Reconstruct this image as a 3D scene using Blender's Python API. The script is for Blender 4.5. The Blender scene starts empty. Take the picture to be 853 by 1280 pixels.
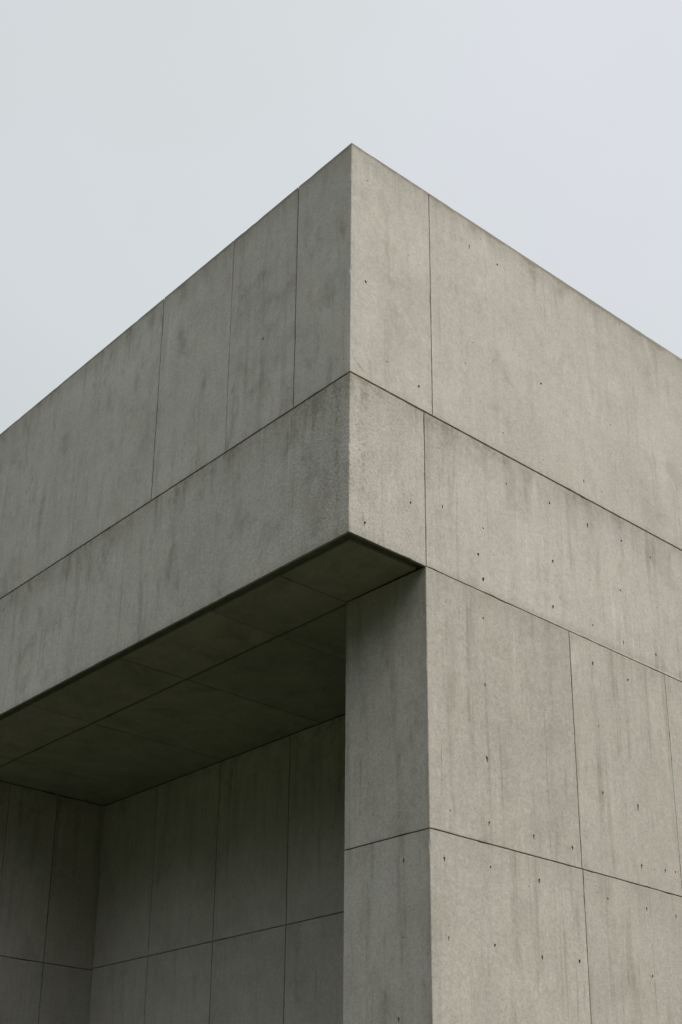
import bpy, bmesh, math, random
from mathutils import Vector, Matrix
from mathutils.geometry import delaunay_2d_cdt

random.seed(11)
scene = bpy.context.scene
COL = scene.collection

# ---------------------------------------------------------------- dimensions
# metres; the free corner of the upper storey is the z axis, the bright face
# runs along +x (plane y = 0), the shaded face along +y (plane x = 0)
XE, YE = 10.0, 14.0              # how far the building runs on
def Z_TOP(x): return 11.112 + 0.0115 * x     # roof line of the bright face rises a touch
def Z_J1(x):  return 8.583 - 0.0055 * x      # joint under the parapet
def Z_J2(x):  return 7.020 - 0.0118 * x      # soffit level / joint over the wall
Z_J3 = 4.657
Z_SOF = 7.020
X_PIER = 0.903
Y_PIER = 1.020
X_REAR = 2.844
Y_INNER = 8.10
Z_IN = 4.775
D = 0.05                         # panel thickness = joint depth

HOLES_RIGHT = [(1.583,7.368,1),(1.639,7.136,2),(1.623,6.741,1),(2.611,7.175,1),(3.689,7.7,1),(3.202,7.163,1),(3.682,7.131,1),
 (4.213,7.151,1),(4.257,8.268,1),(3.166,6.757,2),(3.71,6.734,1),(1.619,6.103,1),(3.2,6.118,1),(2.425,6.068,0),(1.616,5.425,2),
 (3.2,5.463,1),(1.142,6.742,0),(4.294,7.695,0),(2.642,7.666,1),(2.724,7.303,0),(3.726,5.446,2),(1.149,4.854,0),(1.619,4.85,1),
 (2.187,4.844,1),(2.707,4.847,1),(3.717,4.867,2),(4.086,4.887,1),(4.25,4.897,1),(1.067,4.435,1),(1.616,4.465,1),(2.234,4.464,2),
 (2.692,4.455,0),(3.019,4.486,0),(3.176,4.463,1),(3.748,4.465,2),(4.199,4.466,1),(1.102,3.8,2),(1.642,3.816,1),(2.23,3.802,2),
 (2.723,3.839,2),(3.762,3.842,1),(3.911,4.853,0),(1.589,10.805,2),(1.999,10.794,1),(1.225,10.78,0),(1.384,10.814,0),(1.598,9.655,1),
 (2.603,9.653,1),(3.963,10.796,0),(1.991,8.811,0),(1.482,9.364,0),(2.006,8.258,1),(1.129,7.686,1),(1.661,7.658,1),(2.639,8.297,2),
 (3.218,8.271,2),(3.204,8.768,1),(3.49,8.753,1),(3.767,8.288,1),(2.579,8.752,1),(4.742,9.086,1),(3.2,7.639,0),(3.717,9.645,0),
 (1.1,8.269,0),(0.204,10.786,1),(0.828,10.807,1),(0.182,9.628,1),(0.847,8.819,1),(0.448,8.893,0),(0.738,10.22,0),(0.727,7.57,1),
 (0.181,7.168,1),
 (5.3,7.17,1),(5.9,7.15,2),(5.3,7.69,1),(5.9,8.27,1),(5.2,6.74,1),(5.75,6.73,1),(5.2,6.11,1),(5.75,5.45,2),(5.2,4.86,1),(5.3,4.46,1),
 (5.8,3.83,1),(5.3,3.83,2),(1.63,3.05,1),(2.24,3.06,1),(3.2,3.04,2),(3.76,3.05,1),(1.08,3.07,1)]
HOLES_LEFT = [(1.366,10.615,1),(1.246,9.605,1),(1.224,8.84,1),(2.003,9.632,1),(2.078,10.441,1),(1.477,9.533,0),(0.627,10.312,0),
 (0.27,10.822,0),(4.967,8.831,1),(4.176,10.614,1),(6.075,8.408,1),(2.756,8.945,0),(2.26,8.914,0),(7.2,9.6,1),(7.9,10.6,1)]
HOLES_PIER = [(0.299,4.451,2),(0.244,4.051,1),(0.31,3.813,1),(0.371,3.178,2),(0.661,4.907,1),(0.77,4.873,0),(0.278,6.235,1),(0.336,5.351,1)]
HOLES_REAR = [(3.346,5.766,1),(3.659,4.723,0),(4.732,5.377,0)]
# hairline cracks: (coordinate along the face, z top, z bottom, width)
CRACKS_RIGHT = [(2.412,6.15,5.05,.0024),(2.409,4.95,4.71,.002),(1.056,5.52,5.0,.0022),(3.786,4.42,3.0,.0022)]

# ---------------------------------------------------------------- node helper
class NT:
    def __init__(self, tree):
        self.t = tree; tree.nodes.clear(); self.x = 0
    def n(self, kind, **kw):
        nd = self.t.nodes.new(kind); self.x += 180; nd.location = (self.x, 0)
        ins = kw.pop('ins', {})
        for k, v in kw.items(): setattr(nd, k, v)
        for k, v in ins.items():
            s = nd.inputs[k]
            if isinstance(v, bpy.types.NodeSocket): self.t.links.new(v, s)
            else: s.default_value = v
        return nd
    def math(self, op, a, b=None, c=None, clamp=False):
        ins = {0: a}
        if b is not None: ins[1] = b
        if c is not None: ins[2] = c
        return self.n('ShaderNodeMath', operation=op, use_clamp=clamp, ins=ins).outputs[0]
    def mapr(self, v, a, b, c, d, smooth=False):
        nd = self.n('ShaderNodeMapRange', interpolation_type='SMOOTHSTEP' if smooth else 'LINEAR',
                    ins={'Value': v, 'From Min': a, 'From Max': b, 'To Min': c, 'To Max': d})
        return nd.outputs[0]
    def noise(self, vec, scale, detail=4, rough=.55, dist=0):
        return self.n('ShaderNodeTexNoise', ins={'Vector': vec, 'Scale': scale, 'Detail': detail, 'Roughness': rough, 'Distortion': dist}).outputs['Fac']
    def vmul(self, v, s):
        return self.n('ShaderNodeVectorMath', operation='MULTIPLY', ins={0: v, 1: s}).outputs[0]
    def vadd(self, v, s):
        return self.n('ShaderNodeVectorMath', operation='ADD', ins={0: v, 1: s}).outputs[0]
    def mix(self, f, a, b, mode='MIX'):
        nd = self.n('ShaderNodeMix', data_type='RGBA', blend_type=mode)
        for s, v in ((nd.inputs[0], f), (nd.inputs[6], a), (nd.inputs[7], b)):
            if isinstance(v, bpy.types.NodeSocket): self.t.links.new(v, s)
            else: s.default_value = v
        return nd.outputs[2]

def concrete(name, base, levels=(), streak=.22, blotch=.16, grain=.16, rough_corner=False, bump=.35, patch=.32, xn=.02, east=.65, rim=None, edge_x=None, foot=()):
    """weathered fair-faced concrete; levels = [(z, length, strength)] where darkening runs down from, mostly water stains"""
    m = bpy.data.materials.new(name); m.use_nodes = True
    k = NT(m.node_tree)
    pos = k.n('ShaderNodeTexCoord').outputs['Object']
    sep = k.n('ShaderNodeSeparateXYZ', ins={0: pos})
    X, Y, Z = sep.outputs
    rnd = k.n('ShaderNodeObjectInfo').outputs['Random']
    off = k.n('ShaderNodeCombineXYZ', ins={0: k.math('MULTIPLY', rnd, 37.0), 1: k.math('MULTIPLY', rnd, 61.0), 2: k.math('MULTIPLY', rnd, 23.0)}).outputs[0]
    p = k.vadd(pos, off)
    # clouds of tone left by the pour
    n_big = k.noise(p, .9, 5, .58, .6)
    n_mid = k.noise(p, 3.4, 5, .6, .3)
    # vertical run-off streaks
    wob = k.noise(k.vmul(p, (1.5, 1.5, 1.0)), 1.0, 2)
    ps = k.vadd(k.vmul(p, (6.5, 6.5, .62)), k.n('ShaderNodeCombineXYZ', ins={0: k.math('MULTIPLY', wob, .5), 1: k.math('MULTIPLY', wob, .5)}).outputs[0])
    s1 = k.noise(ps, 1.0, 5, .62, .25)
    s2 = k.noise(k.vmul(p, (21.0, 21.0, 1.7)), 1.0, 4, .62, .2)
    # thin hard-edged runs of dirty water
    r1 = k.noise(k.vadd(k.vmul(p, (15.0, 15.0, .22)), k.n('ShaderNodeCombineXYZ', ins={0: k.math('MULTIPLY', wob, .8), 1: k.math('MULTIPLY', wob, .8)}).outputs[0]), 1.0, 3, .6)
    run = k.math('MULTIPLY', k.mapr(r1, .56, .64, 0, 1, True), k.mapr(k.noise(k.vmul(p, (2.5, 2.5, 1.1)), 1.0, 4, .6), .46, .62, 0, 1, True))
    pale = k.math('MULTIPLY', k.mapr(r1, .40, .33, 0, 1, True), k.mapr(k.noise(k.vadd(k.vmul(p, (2.0, 2.0, .9)), (3.0, 9.0, 1.0)), 1.0, 4, .6), .48, .62, 0, 1, True))
    # specks of aggregate
    sp = k.noise(p, 75.0, 2, .6)
    # drifting grime, brownish, heavier on the face away from the sun
    pd = k.noise(k.vmul(p, (1.0, 1.0, .75)), 2.3, 7, .68, .35)
    pd2 = k.noise(k.vadd(k.vmul(p, (1.0, 1.0, .55)), (7.3, 2.1, 4.4)), 5.5, 6, .68, .5)
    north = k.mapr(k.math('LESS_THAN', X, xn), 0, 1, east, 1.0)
    # aggregate grain
    g1 = k.noise(p, 42.0, 4, .75)
    g2 = k.noise(p, 150.0, 2, .6)
    g0 = k.noise(p, 18.0, 4, .65)
    # pin holes
    vor = k.n('ShaderNodeTexVoronoi', ins={'Vector': p, 'Scale': 17.0, 'Randomness': 1.0})
    pin_sel = k.math('GREATER_THAN', k.n('ShaderNodeSeparateColor', ins={0: vor.outputs['Color']}).outputs[0], .66)
    pin = k.math('MULTIPLY', k.mapr(vor.outputs['Distance'], .06, .15, 1, 0, True), pin_sel)
    pin = k.math('MULTIPLY', pin, k.mapr(n_mid, .45, .62, 0, 1, True))
    val = k.math('ADD', 1.0, k.math('MULTIPLY', k.math('SUBTRACT', n_big, .5), blotch * 2.4))
    val = k.math('ADD', val, k.math('MULTIPLY', k.math('SUBTRACT', n_mid, .5), blotch * 1.3))
    val = k.math('ADD', val, k.math('MULTIPLY', k.math('SUBTRACT', s2, .5), streak * .45))
    val = k.math('ADD', val, k.math('MULTIPLY', k.math('SUBTRACT', g1, .5), grain * 4.2))
    val = k.math('ADD', val, k.math('MULTIPLY', k.math('SUBTRACT', g2, .5), grain * 2.6))
    val = k.math('ADD', val, k.math('MULTIPLY', k.math('SUBTRACT', g0, .5), grain * 1.9))
    val = k.math('ADD', val, k.math('MULTIPLY', k.math('SUBTRACT', rnd, .5), .09))
    val = k.math('SUBTRACT', val, k.math('MULTIPLY', k.mapr(sp, .60, .70, 0, 1, True), grain * 1.1))
    val = k.math('ADD', val, k.math('MULTIPLY', k.mapr(sp, .40, .30, 0, 1, True), grain * .7))
    val = k.math('ADD', val, k.math('MULTIPLY', pale, streak * .28))
    # streak darkening only where the noise says so
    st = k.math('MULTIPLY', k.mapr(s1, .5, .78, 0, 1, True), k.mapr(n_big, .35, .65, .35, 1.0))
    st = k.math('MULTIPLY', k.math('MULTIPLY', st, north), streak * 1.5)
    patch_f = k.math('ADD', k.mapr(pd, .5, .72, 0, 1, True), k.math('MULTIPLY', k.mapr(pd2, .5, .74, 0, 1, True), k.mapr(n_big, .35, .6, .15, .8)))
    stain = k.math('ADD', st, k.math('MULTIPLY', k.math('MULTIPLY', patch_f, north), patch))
    stain = k.math('ADD', stain, k.math('MULTIPLY', run, streak * .62))
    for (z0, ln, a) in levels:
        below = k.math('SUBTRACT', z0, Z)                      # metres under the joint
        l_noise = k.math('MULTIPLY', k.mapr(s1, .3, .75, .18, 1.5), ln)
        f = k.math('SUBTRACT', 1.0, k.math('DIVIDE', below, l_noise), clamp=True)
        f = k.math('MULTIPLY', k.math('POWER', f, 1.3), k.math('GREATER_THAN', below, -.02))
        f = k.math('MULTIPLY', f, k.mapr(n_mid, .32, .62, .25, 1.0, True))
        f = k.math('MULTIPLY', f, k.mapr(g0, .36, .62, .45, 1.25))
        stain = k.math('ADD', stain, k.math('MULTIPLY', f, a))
    for (z0, ln, a) in foot:
        above = k.math('SUBTRACT', Z, z0)
        f = k.math('SUBTRACT', 1.0, k.math('DIVIDE', above, k.math('MULTIPLY', k.mapr(n_mid, .3, .7, .2, 1.6), ln)), clamp=True)
        f = k.math('MULTIPLY', f, k.math('GREATER_THAN', above, -.02))
        stain = k.math('ADD', stain, k.math('MULTIPLY', f, a))
    roughmask = None
    if rough_corner:                                           # honeycombed concrete round the corner
        dcor = k.math('ADD', k.math('ABSOLUTE', X), k.math('ABSOLUTE', Y))
        roughmask = k.math('MULTIPLY', k.mapr(k.math('ADD', dcor, k.math('MULTIPLY', k.math('SUBTRACT', n_mid, .5), .8)), .15, 1.9, 1, 0), 1.0)
        lumps = k.mapr(g0, .52, .68, 0, 1, True)
        speck = k.mapr(k.noise(p, 34.0, 4, .8), .48, .64, 0, 1, True)
        stain = k.math('ADD', stain, k.math('MULTIPLY', k.math('MULTIPLY', roughmask, speck), .42))
        stain = k.math('ADD', stain, k.math('MULTIPLY', k.math('MULTIPLY', roughmask, lumps), .10))
        # a worn vertical strip set back from the arris
        strip = k.math('MULTIPLY', k.mapr(k.math('ABSOLUTE', k.math('SUBTRACT', k.math('ADD', dcor, k.math('MULTIPLY', k.math('SUBTRACT', s2, .5), .08)), .15)), .01, .07, 1, 0, True), k.mapr(g0, .4, .6, 0, 1, True))
        stain = k.math('ADD', stain, k.math('MULTIPLY', strip, .34))
    if edge_x is not None:                                     # grime along the arris of the pier
        dy = k.math('ADD', Y, k.math('MULTIPLY', k.math('SUBTRACT', n_mid, .5), .05))
        e = k.math('MULTIPLY', k.mapr(dy, .0, .075, 1, 0, True), k.math('LESS_THAN', X, edge_x + .004))
        stain = k.math('ADD', stain, k.math('MULTIPLY', e, .22))
    if rim:
        f = k.math('MULTIPLY', k.mapr(k.math('SUBTRACT', k.math('ADD', rim, k.math('MULTIPLY', X, .0115)), Z), .012, k.math('MULTIPLY', n_mid, .11), 1, 0, True), .42)
        stain = k.math('ADD', stain, f)
    stain = k.math('MINIMUM', stain, .75)
    c0 = k.n('ShaderNodeVectorMath', operation='SCALE', ins={0: base[:3], 'Scale': val}).outputs[0]
    dark = (base[0] * .40, base[1] * .385, base[2] * .33, 1)
    c1 = k.mix(stain, c0, dark)
    # faint warm / cool drift
    hue = k.noise(p, 2.1, 3, .5)
    c1 = k.mix(k.mapr(hue, .35, .7, 0, .10), c1, (base[0] * 1.04, base[1] * .95, base[2] * .80, 1))
    c1 = k.mix(k.math('MULTIPLY', pin, .72), c1, (base[0] * .25, base[1] * .24, base[2] * .22, 1))
    h = k.math('ADD', k.math('MULTIPLY', g1, .5), k.math('MULTIPLY', g0, .8))
    h = k.math('SUBTRACT', h, k.math('MULTIPLY', pin, .6))
    if roughmask is not None:
        h = k.math('ADD', h, k.math('MULTIPLY', k.math('MULTIPLY', roughmask, k.noise(p, 40.0, 3, .75)), k.mapr(north, east, 1.0, 1.2, 2.4)))
    bev = k.n('ShaderNodeBevel', samples=4, ins={'Radius': .007}).outputs[0]
    bp = k.n('ShaderNodeBump', ins={'Strength': bump, 'Distance': .006, 'Height': h, 'Normal': bev}).outputs[0]
    b = k.n('ShaderNodeBsdfPrincipled', ins={'Base Color': c1, 'Roughness': .92, 'Normal': bp})
    b.inputs['Specular IOR Level'].default_value = .18
    k.n('ShaderNodeOutputMaterial', ins={'Surface': b.outputs[0]})
    return m

BASE = (.460, .443, .390)
BASE_UP = (.505, .490, .438)
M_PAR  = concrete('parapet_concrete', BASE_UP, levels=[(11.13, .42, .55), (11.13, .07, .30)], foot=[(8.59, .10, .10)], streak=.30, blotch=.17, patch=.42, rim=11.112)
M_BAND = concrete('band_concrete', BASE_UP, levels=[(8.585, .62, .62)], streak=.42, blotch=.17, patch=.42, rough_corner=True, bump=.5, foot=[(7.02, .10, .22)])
M_WALL = concrete('wall_concrete', BASE, levels=[(7.02, .45, .22), (4.66, .4, .16)], streak=.46, blotch=.15, edge_x=X_PIER, grain=.19, xn=X_PIER + .004, east=.8, patch=.26)  # pier's left face stained fully: grime, plus some shade put into the colour
M_LOG  = concrete('loggia_concrete', BASE, levels=[(7.02, 1.5, .55)], streak=.36, blotch=.20)  # darkened from the ceiling down, in uneven streaks
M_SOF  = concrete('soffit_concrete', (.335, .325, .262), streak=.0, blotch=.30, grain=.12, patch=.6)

def plain(name, col, rough=.95):
    m = bpy.data.materials.new(name); m.use_nodes = True
    k = NT(m.node_tree)
    pos = k.n('ShaderNodeTexCoord').outputs['Object']
    n = k.noise(pos, 9.0, 4, .6)
    c = k.mix(k.mapr(n, .3, .7, 0, 1), (col[0]*.75, col[1]*.75, col[2]*.75, 1), (col[0]*1.25, col[1]*1.25, col[2]*1.25, 1))
    b = k.n('ShaderNodeBsdfPrincipled', ins={'Base Color': c, 'Roughness': rough})
    k.n('ShaderNodeOutputMaterial', ins={'Surface': b.outputs[0]})
    return m
M_JOINT = plain('joint_mortar', (.05, .047, .038))
M_GROOVE = plain('groove_concrete', (.13, .125, .10))
M_PORE  = plain('pore_dirt', (.25, .23, .19))

# ---------------------------------------------------------------- geometry
def link(name, bm, mats, parent):
    me = bpy.data.meshes.new(name)
    bmesh.ops.recalc_face_normals(bm, faces=bm.faces[:])
    bm.to_mesh(me); bm.free()
    for m in mats: me.materials.append(m)
    o = bpy.data.objects.new(name, me); COL.objects.link(o)
    o.parent = parent
    return o

def box(bm, x0, x1, y0, y1, z0, z1):
    v = [bm.verts.new(p) for p in ((x0,y0,z0),(x1,y0,z0),(x1,y1,z0),(x0,y1,z0),(x0,y0,z1),(x1,y0,z1),(x1,y1,z1),(x0,y1,z1))]
    for f in ((0,3,2,1),(4,5,6,7),(0,1,5,4),(1,2,6,5),(2,3,7,6),(3,0,4,7)): bm.faces.new([v[i] for i in f])

def hole_outline(u, w, size):
    """irregular tie hole or blow hole, some with a run-off tail under it"""
    if w > 8.58 and size > 0 and random.random() < .7: size -= 1
    r = {2: .0104, 1: .0084, 0: .0062}[size] * random.uniform(.8, 1.25)
    tail = r * random.choice({2: (1.4, 2.2, 3.0, 3.6), 1: (.6, 1.4, 2.2, 3.0), 0: (0, 0, .6, 1.6)}[size])
    lean = random.uniform(-.5, .5) * r
    asp = random.uniform(.75, 1.35)
    ph = random.uniform(0, 6.28)
    pts = []
    for i in range(12):
        a = 2 * math.pi * i / 12
        rr = r * (1 + .22 * math.sin(2 * a + ph) + random.uniform(-.16, .16))
        x, z = rr * asp * math.cos(a), rr * math.sin(a)
        if z < -.2 * r:
            k = min(1, (-z / r - .2) / .7)
            z -= tail * k; x = x * (1 - .35 * k * min(1, tail / r)) + lean * k
        pts.append((u + x, w + z))
    depth = {2: .017, 1: .011, 0: .004}[size]
    return pts, depth

def crack_outline(u, zt, zb, wd):
    n = 14; L = []; Rr = []
    c = 0
    for i in range(n + 1):
        z = zt + (zb - zt) * i / n
        c += random.uniform(-.004, .004)
        w = wd * .5 * (0.25 + math.sin(math.pi * min(max(i / n, .04), .96))) * random.uniform(.6, 1.15)
        L.append((u + c - w, z)); Rr.append((u + c + w, z))
    return Rr + L[::-1], .003

def poly_crack(pts, wd):
    up, dn = [], []
    for i, (u, z) in enumerate(pts):
        w = wd * (.25 if i in (0, len(pts) - 1) else random.uniform(.6, 1.0))
        up.append((u + w * .6, z + w * .7)); dn.append((u - w * .6, z - w * .7))
    return up + dn[::-1], .004

def front(bm, to3, nrm_in, poly, holes, depth):
    """one visible face: outline (u,z) with real pits cut into it, and its four side walls"""
    cs = [Vector(p) for p in poly]
    umin, umax = min(p[0] for p in poly), max(p[0] for p in poly)
    zmin, zmax = min(p[1] for p in poly), max(p[1] for p in poly)
    loops = [list(range(len(cs)))]; pts = list(cs); deps = []
    for out, d in holes:
        if min(q[0] for q in out) < umin + .01 or max(q[0] for q in out) > umax - .01: continue
        if min(q[1] for q in out) < zmin + .03 or max(q[1] for q in out) > zmax - .03: continue
        loops.append(list(range(len(pts), len(pts) + len(out)))); pts += [Vector(q) for q in out]; deps.append(d)
    edges = []
    for l in loops: edges += [(l[i], l[(i + 1) % len(l)]) for i in range(len(l))]
    v2, e2, f2, ov, oe, of = delaunay_2d_cdt(pts, edges, [], 0, 1e-5)
    hol = [[tuple(pts[i]) for i in l] for l in loops[1:]]
    def inside(p, poly):
        c = False; j = len(poly) - 1
        for i in range(len(poly)):
            (xi, yi), (xj, yj) = poly[i], poly[j]
            if (yi > p[1]) != (yj > p[1]) and p[0] < (xj - xi) * (p[1] - yi) / (yj - yi) + xi: c = not c
            j = i
        return c
    vs = [bm.verts.new(to3(q[0], q[1])) for q in v2]
    outer = [tuple(p) for p in poly]
    for f in f2:
        cx = sum(v2[i][0] for i in f) / len(f); cz = sum(v2[i][1] for i in f) / len(f)
        if not inside((cx, cz), outer): continue
        if any(inside((cx, cz), h) for h in hol): continue
        bm.faces.new([vs[i] for i in f])
    N = Vector(nrm_in)
    for h, d in zip(hol, deps):
        top = [bm.verts.new(Vector(to3(*q))) for q in h]
        cu = sum(q[0] for q in h) / len(h); cz = sum(q[1] for q in h) / len(h)
        bot = [bm.verts.new(Vector(to3(cu + (q[0] - cu) * .9, cz + (q[1] - cz) * .9)) + N * d) for q in h]
        for i in range(len(h)):
            j = (i + 1) % len(h)
            f = bm.faces.new((top[i], top[j], bot[j], bot[i])); f.material_index = 1 if d > .01 else 0
        f = bm.faces.new(bot); f.material_index = 1 if d > .01 else 0
    bmesh.ops.remove_doubles(bm, verts=bm.verts[:], dist=2e-5)

def wobble(poly, amp=.0013, step=.09, keep=()):
    """outline with the small waviness and chips of a cast edge; keep = edges left straight"""
    out = []
    n = len(poly)
    for i in range(n):
        a = Vector(poly[i]); b = Vector(poly[(i + 1) % n])
        out.append(tuple(a))
        if i in keep: continue
        L = (b - a).length; k = max(1, int(L / step)); d = (b - a) / L; nn = Vector((-d.y, d.x))
        for j in range(1, k):
            t = (j + random.uniform(-.35, .35)) / k
            o = random.uniform(-amp * .3, amp)
            if random.random() < .06: o += random.uniform(.002, .006)
            out.append(tuple(a + (b - a) * t + nn * o))
    return out

HR = [hole_outline(*h) for h in HOLES_RIGHT] + [crack_outline(*c) for c in CRACKS_RIGHT] + [poly_crack([(.030, 8.83), (.026, 8.79), (.034, 8.745), (.046, 8.735), (.062, 8.712), (.08, 8.714), (.105, 8.700), (.125, 8.676), (.150, 8.668), (.18, 8.665), (.215, 8.640)], .0022)]
HL = [hole_outline(*h) for h in HOLES_LEFT]
HP = [hole_outline(u, w, max(0, c - 1)) for u, w, c in HOLES_PIER]
HB = [hole_outline(*h) for h in HOLES_REAR]

def slab_sides(bm, to3, N, poly, depth, skip=()):
    N = Vector(N)
    n = len(poly)
    a = [bm.verts.new(Vector(to3(*q))) for q in poly]
    b = [bm.verts.new(Vector(to3(*q)) + N * depth) for q in poly]
    for i in range(n):
        if i in skip: continue
        j = (i + 1) % n
        bm.faces.new((a[i], a[j], b[j], b[i]))
    bm.faces.new(b)

def panel(parent, plane, c, poly, mat, holes=(), depth=D, name='concrete_panel'):
    """poly: (u, z) outline on the plane. plane 'y': u = x at y = c facing -y; 'x': u = y at x = c facing -x;
    'z': (x, y) at z = c facing down"""
    to3, N = {'y': (lambda u, w: (u, c, w), (0, 1, 0)), 'x': (lambda u, w: (c, u, w), (1, 0, 0)), 'z': (lambda u, w: (u, w, c), (0, 0, 1))}[plane]
    bm = bmesh.new()
    poly = wobble(poly)
    front(bm, to3, N, poly, holes, depth)
    slab_sides(bm, to3, N, poly, depth)
    bmesh.ops.remove_doubles(bm, verts=bm.verts[:], dist=2e-5)
    return link(name, bm, [mat, M_PORE], parent)

def corner_panel(parent, xc, yc, polyx, polyy, mat, hx, hy, depth=D):
    """one slab turning the corner at (xc, yc): polyx on plane y = yc, polyy on plane x = xc; both list
    bottom-corner, bottom-far, top-far, top-corner. The arris is a narrow worn chamfer."""
    bm = bmesh.new()
    zb, zt = polyx[0][1], polyx[3][1]
    n = max(4, int((zt - zb) / .07))
    cx, cy = [], []
    for i in range(n + 1):
        z = zb + (zt - zb) * i / n
        e = .0045 + random.uniform(0, .0025)
        if random.random() < .08: e += random.uniform(.003, .009)
        cx.append((xc + e, z)); cy.append((yc + e * random.uniform(.8, 1.2), z))
    def outline(poly, chain):
        p = [chain[0], poly[1], poly[2], chain[-1]]
        return wobble(p, keep=(3,)) + chain[-2:0:-1]
    px, py = outline(polyx, cx), outline(polyy, cy)
    front(bm, lambda u, w: (u, yc, w), (0, 1, 0), px, hx, depth)
    front(bm, lambda u, w: (xc, u, w), (1, 0, 0), py, hy, depth)
    V = bm.verts.new
    for a, b, c, d in zip(cx[:-1], cx[1:], cy[:-1], cy[1:]):
        bm.faces.new((V((a[0], yc, a[1])), V((b[0], yc, b[1])), V((xc, d[0], d[1])), V((xc, c[0], c[1]))))
    for poly, chain, f, g in ((px, cx, lambda q: (q[0], yc, q[1]), lambda q: (max(q[0], xc + depth), yc + depth, q[1])),
                              (py, cy, lambda q: (xc, q[0], q[1]), lambda q: (xc + depth, max(q[0], yc + depth), q[1]))):
        m = len(poly); arris = set(chain)
        for i in range(m):
            a, b = poly[i], poly[(i + 1) % m]
            if a in arris and b in arris: continue
            bm.faces.new((V(f(a)), V(f(b)), V(g(b)), V(g(a))))
    ic = (xc + depth, yc + depth)
    for zz, a, b in ((zb, cx[0], cy[0]), (zt, cx[-1], cy[-1])):
        bm.faces.new((V((a[0], yc, zz)), V((xc, b[0], zz)), V((ic[0], ic[1], zz))))
    bmesh.ops.remove_doubles(bm, verts=bm.verts[:], dist=2e-5)
    return link('concrete_panel', bm, [mat, M_PORE], parent)

def core(name, parent, boxes, mat=None):
    bm = bmesh.new()
    for b in boxes: box(bm, *b)
    return link(name, bm, [mat or M_JOINT], parent)

# ---- the building
B = bpy.data.objects.new('concrete_building', None); COL.objects.link(B)
B['label'] = 'grey concrete building with fine panel joints and an upper storey overhanging a dark recess'
B['category'] = 'building'

G1, G2, G3 = .0092, .0048, .0024       # half widths: bold joint, normal joint, hairline seam

# upper storey (parapet wall) ---------------------------------------------------
DB = .022
PAR = core('parapet', B, [(DB, XE - DB, DB, YE - DB, 8.583, 11.108)])
def cols_right(part, mat, xs, zb, zt, depth=D):
    for (xa, ga), (xb, gb) in zip(xs[:-1], xs[1:]):
        a, b = xa + ga, xb - gb
        panel(part, 'y', 0, [(a, zb(a)), (b, zb(b)), (b, zt(b)), (a, zt(a))], mat, HR, depth)
corner_panel(PAR, 0, 0,
    [(0, 8.583 + G1), (1.021 - G2, Z_J1(1.02) + G1), (1.021 - G2, Z_TOP(1.02)), (0, 11.112)],
    [(0, 8.583 + G1), (.766 - .0075, 8.583 + G1), (.766 - .0075, 11.112), (0, 11.112)], M_PAR, HR, HL, DB)
cols_right(PAR, M_PAR, [(1.021, G2), (5.62, G2), (XE, 0)], lambda x: Z_J1(x) + G1, Z_TOP, DB)
ly = [(.766, .0075), (1.782, .0042), (3.03, .0095), (7.1, G2), (11.2, G2), (YE, 0)]
for (ya, ga), (yb, gb) in zip(ly[:-1], ly[1:]):
    a, b = ya + ga, yb - gb
    panel(PAR, 'x', 0, [(a, 8.583 + G1), (b, 8.583 + G1), (b, 11.112), (a, 11.112)], M_PAR, HL, DB)

# overhanging band ---------------------------------------------------------------
DB = .022
BAND = core('overhang_band', B, [(DB, XE - DB, DB, YE - DB, 7.0895, 8.583)])
corner_panel(BAND, 0, 0,
    [(0, Z_SOF), (.909 - G2, Z_J2(.909)), (.909 - G2, Z_J1(.909) - G1), (0, 8.583 - G1)],
    [(0, Z_SOF), (7.1 - G3, Z_SOF), (7.1 - G3, 8.583 - G1), (0, 8.583 - G1)], M_BAND, HR, HL, DB)
panel(BAND, 'x', 0, [(7.1 + G3, Z_SOF), (YE, Z_SOF), (YE, 8.583 - G1), (7.1 + G3, 8.583 - G1)], M_BAND, HL, DB)
cols_right(BAND, M_BAND, [(.909, G2), (5.62, G2), (XE, 0)], lambda x: Z_J2(x) + G2, lambda x: Z_J1(x) - G1, DB)

# soffit --------------------------------------------------------------------------
SOF = core('soffit', B, [(.03, X_REAR + .05, .03, YE - D, 7.043, 7.0892)], M_GROOVE)
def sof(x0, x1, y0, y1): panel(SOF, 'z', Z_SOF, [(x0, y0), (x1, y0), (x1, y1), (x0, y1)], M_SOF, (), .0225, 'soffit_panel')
GR = .94
ys = [(.115, 0), (1.02, .006), (2.03, .003), (3.56, .007), (5.39, .006), (7.2, .006), (9.4, .004), (11.6, .004), (13.9, 0)]
for (ya, ga), (yb, gb) in zip(ys[:-1], ys[1:]):
    x1 = X_PIER - .004 if ya < .5 else GR - .018
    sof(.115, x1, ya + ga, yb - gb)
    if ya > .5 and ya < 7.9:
        sof(GR + .018, X_REAR - .012, (Y_PIER + .012) if ya < 1.1 else ya + ga, min(yb - gb, Y_INNER - .012))

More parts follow.
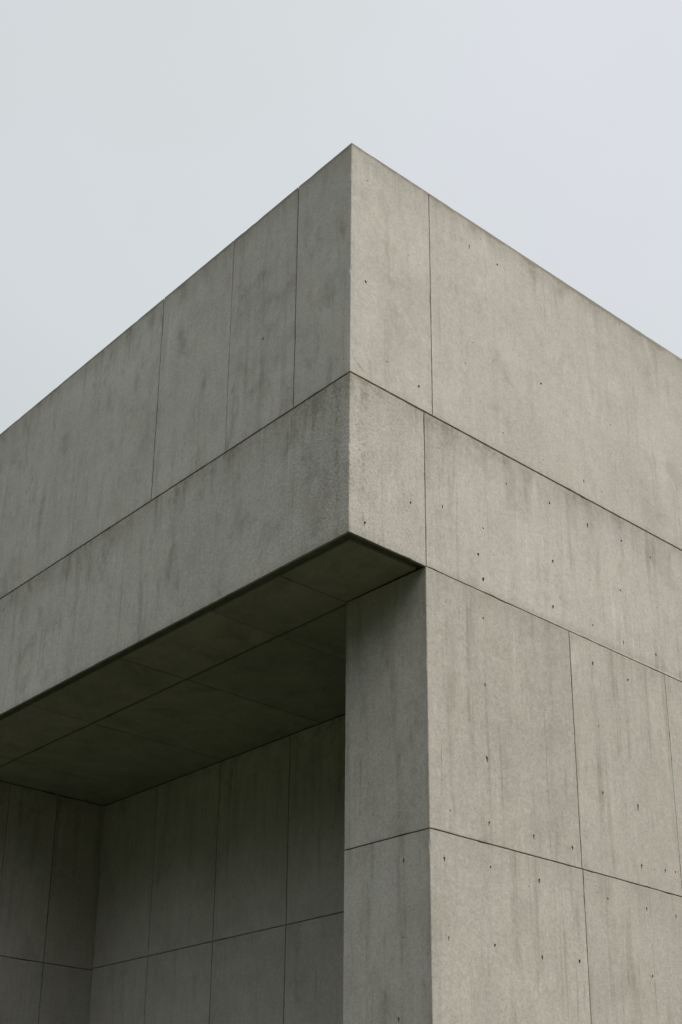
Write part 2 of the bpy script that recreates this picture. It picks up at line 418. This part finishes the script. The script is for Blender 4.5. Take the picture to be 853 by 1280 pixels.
# right-hand wall with the pier it ends in ---------------------------------------
WALL = core('side_wall', B, [(X_PIER + D, XE - D, D, Y_PIER, 0, 7.088)])
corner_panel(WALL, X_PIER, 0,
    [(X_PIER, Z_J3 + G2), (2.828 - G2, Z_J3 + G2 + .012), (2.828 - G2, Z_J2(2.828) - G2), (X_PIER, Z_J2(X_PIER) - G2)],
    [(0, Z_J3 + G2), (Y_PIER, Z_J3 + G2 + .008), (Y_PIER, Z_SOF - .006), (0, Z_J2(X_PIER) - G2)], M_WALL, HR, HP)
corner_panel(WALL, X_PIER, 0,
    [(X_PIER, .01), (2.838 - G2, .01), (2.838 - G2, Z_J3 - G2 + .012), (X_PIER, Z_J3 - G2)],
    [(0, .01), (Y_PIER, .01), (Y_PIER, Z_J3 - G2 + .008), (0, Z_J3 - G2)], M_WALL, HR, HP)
zj3 = lambda x: Z_J3 + .012
cols_right(WALL, M_WALL, [(2.828, G2), (4.335, G3), (6.26, G2), (8.2, G2), (XE, 0)], lambda x: zj3(x) + G2, lambda x: Z_J2(x) - G2)
cols_right(WALL, M_WALL, [(2.838, G2), (4.75, G2), (6.7, G2), (8.6, G2), (XE, 0)], lambda x: .01, lambda x: zj3(x) - G2)

# back wall of the recess ----------------------------------------------------------
REAR = core('rear_wall', B, [(X_REAR + D, XE - D, Y_PIER + .002, Y_INNER + D, 0, 7.076)])
ry = [(Y_PIER + .003, 0), (2.76, .006), (4.117, .006), (5.465, .0065), (6.81, .004), (Y_INNER - .006, 0)]
for (ya, ga), (yb, gb) in zip(ry[:-1], ry[1:]):
    a, b = ya + ga, yb - gb
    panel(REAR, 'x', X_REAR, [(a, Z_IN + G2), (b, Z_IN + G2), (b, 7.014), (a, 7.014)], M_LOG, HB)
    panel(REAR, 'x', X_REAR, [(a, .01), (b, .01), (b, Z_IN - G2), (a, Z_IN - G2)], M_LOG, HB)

# left-hand end of the recess -------------------------------------------------------
INNER = core('inner_wall', B, [(X_PIER + D, XE - D, Y_INNER + D + .002, YE - D, 0, 7.076)])
rx = [(X_PIER, 0), (1.385, .0035), (2.105, .005), (X_REAR + .03, 0)]
for (xa, ga), (xb, gb) in zip(rx[:-1], rx[1:]):
    a, b = xa + ga, xb - gb
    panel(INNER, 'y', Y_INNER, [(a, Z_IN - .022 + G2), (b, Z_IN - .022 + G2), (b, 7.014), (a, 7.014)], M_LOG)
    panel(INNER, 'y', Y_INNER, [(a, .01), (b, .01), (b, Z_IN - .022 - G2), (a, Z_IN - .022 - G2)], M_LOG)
for ya, yb in ((Y_INNER + D + .003, 11.0 - G2), (11.0 + G2, YE)):
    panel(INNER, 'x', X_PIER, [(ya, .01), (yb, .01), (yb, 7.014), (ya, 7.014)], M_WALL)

# ---------------------------------------------------------------- lawn
bm = bmesh.new()
N = 60
gv = {}
for i in range(N + 1):
    for j in range(N + 1):
        u = (i / N * 2 - 1); v = (j / N * 2 - 1)
        x = math.copysign(abs(u) ** 2.6, u) * 1500; y = math.copysign(abs(v) ** 2.6, v) * 1500
        r = math.hypot(x - 4, y - 5)
        z = 0 if r < 40 else .6 * math.sin(x * .013) * math.cos(y * .017) - .4
        gv[i, j] = bm.verts.new((x, y, min(z, 0)))
for i in range(N):
    for j in range(N): bm.faces.new((gv[i, j], gv[i + 1, j], gv[i + 1, j + 1], gv[i, j + 1]))
mg = bpy.data.materials.new('lawn_grass'); mg.use_nodes = True
k = NT(mg.node_tree)
pos = k.n('ShaderNodeTexCoord').outputs['Object']
n1 = k.noise(pos, .35, 4, .6); n2 = k.noise(pos, 14.0, 4, .7)
c = k.mix(k.mapr(n1, .3, .7, 0, 1), (.030, .042, .014, 1), (.060, .066, .028, 1))
c = k.mix(k.mapr(n2, .35, .7, 0, .5), c, (.018, .026, .008, 1))
bpn = k.n('ShaderNodeBump', ins={'Strength': .8, 'Distance': .04, 'Height': n2}).outputs[0]
b = k.n('ShaderNodeBsdfPrincipled', ins={'Base Color': c, 'Roughness': .95, 'Normal': bpn})
k.n('ShaderNodeOutputMaterial', ins={'Surface': b.outputs[0]})
lawn = link('lawn', bm, [mg], None)
for poly in lawn.data.polygons:
    if poly.normal.z < 0: poly.flip()
lawn['kind'] = 'structure'

# ---------------------------------------------------------------- overcast sky
SUN_EL, SUN_AZ = math.radians(52), math.radians(-86)      # azimuth measured from +x towards +y
sdir = Vector((math.cos(SUN_EL) * math.cos(SUN_AZ), math.cos(SUN_EL) * math.sin(SUN_AZ), math.sin(SUN_EL)))
w = bpy.data.worlds.new('World'); scene.world = w; w.use_nodes = True
k = NT(w.node_tree)
dirv = k.n('ShaderNodeTexCoord').outputs['Generated']
sky = k.n('ShaderNodeTexSky', sky_type='NISHITA', sun_disc=False, sun_elevation=SUN_EL, sun_rotation=math.pi / 2 - SUN_AZ, air_density=1.0, dust_density=3.0, ozone_density=1.0).outputs[0]
cl = k.noise(k.vmul(dirv, (1.0, 1.0, 1.6)), 1.5, 4, .5, .4)
dz = k.n('ShaderNodeSeparateXYZ', ins={0: dirv}).outputs[2]
glow = k.n('ShaderNodeVectorMath', operation='DOT_PRODUCT', ins={0: dirv, 1: tuple(sdir)}).outputs['Value']
ramp = k.math('ADD', k.mapr(dz, .22, .485, .02, .93, True), k.mapr(dz, .50, .85, 0, .07))
lum = k.math('MULTIPLY', k.mapr(cl, .3, .7, .95, 1.05), ramp)
side = k.n('ShaderNodeVectorMath', operation='DOT_PRODUCT', ins={0: dirv, 1: (.77, -.64, .0)}).outputs['Value']
lum = k.math('MULTIPLY', lum, k.mapr(side, -.35, .35, .91, 1.03, True))
lum = k.math('ADD', lum, k.math('MULTIPLY', k.math('POWER', k.math('MAXIMUM', glow, 0.0), 8.0), 2.6))
west = k.math('MULTIPLY', k.n('ShaderNodeSeparateXYZ', ins={0: dirv}).outputs[0], -1.0)
lum = k.math('MULTIPLY', lum, k.mapr(west, .05, .8, 1.0, 1.26, True))      # unseen side of the sky brightened, added to lighten the left faces
hz = k.mix(k.mapr(k.noise(k.vadd(dirv, (4.0, 1.0, 2.0)), 2.6, 3, .5, .3), .35, .65, 0, 1, True), (7.34, 7.85, 7.88, 1), (7.55, 7.80, 8.22, 1))
grey = k.n('ShaderNodeVectorMath', operation='SCALE', ins={0: hz, 'Scale': lum}).outputs[0]
mixed = k.mix(.94, sky, grey)
bg = k.n('ShaderNodeBackground', ins={'Color': mixed, 'Strength': .10})
k.n('ShaderNodeOutputWorld', ins={'Surface': bg.outputs[0]})

sl = bpy.data.lights.new('sun', 'SUN'); sl.energy = 2.0; sl.angle = math.radians(28); sl.color = (1.0, .845, .775)
so = bpy.data.objects.new('sun', sl); COL.objects.link(so)
so.rotation_euler = (-sdir).to_track_quat('-Z', 'Y').to_euler()
so.location = sdir * 60

# ---------------------------------------------------------------- camera
cd = bpy.data.cameras.new('camera'); cam = bpy.data.objects.new('camera', cd); COL.objects.link(cam)
r = Vector((.76913913, -.63858447, .02519662)); dn = Vector((.24499841, .25821404, -.93450591)); fw = Vector((.59025484, .72493819, .35505470))
m = Matrix.Identity(4)
for i in range(3):
    m[i][0] = r[i]; m[i][1] = -dn[i]; m[i][2] = -fw[i]
m[0][3], m[1][3], m[2][3] = -6.72903, -7.39731, 1.6
cam.matrix_world = m
cd.sensor_fit = 'AUTO'; cd.sensor_width = 36
cd.lens = 36 * 1701.04 / 1280
cd.shift_x = (426.5 - 347.41) / 1280
cd.shift_y = (891.58 - 640) / 1280
cd.clip_end = 5000
scene.camera = cam
scene.view_settings.view_transform = 'Standard'
scene.view_settings.look = 'None'
scene.view_settings.exposure = 0
scene.view_settings.gamma = 1
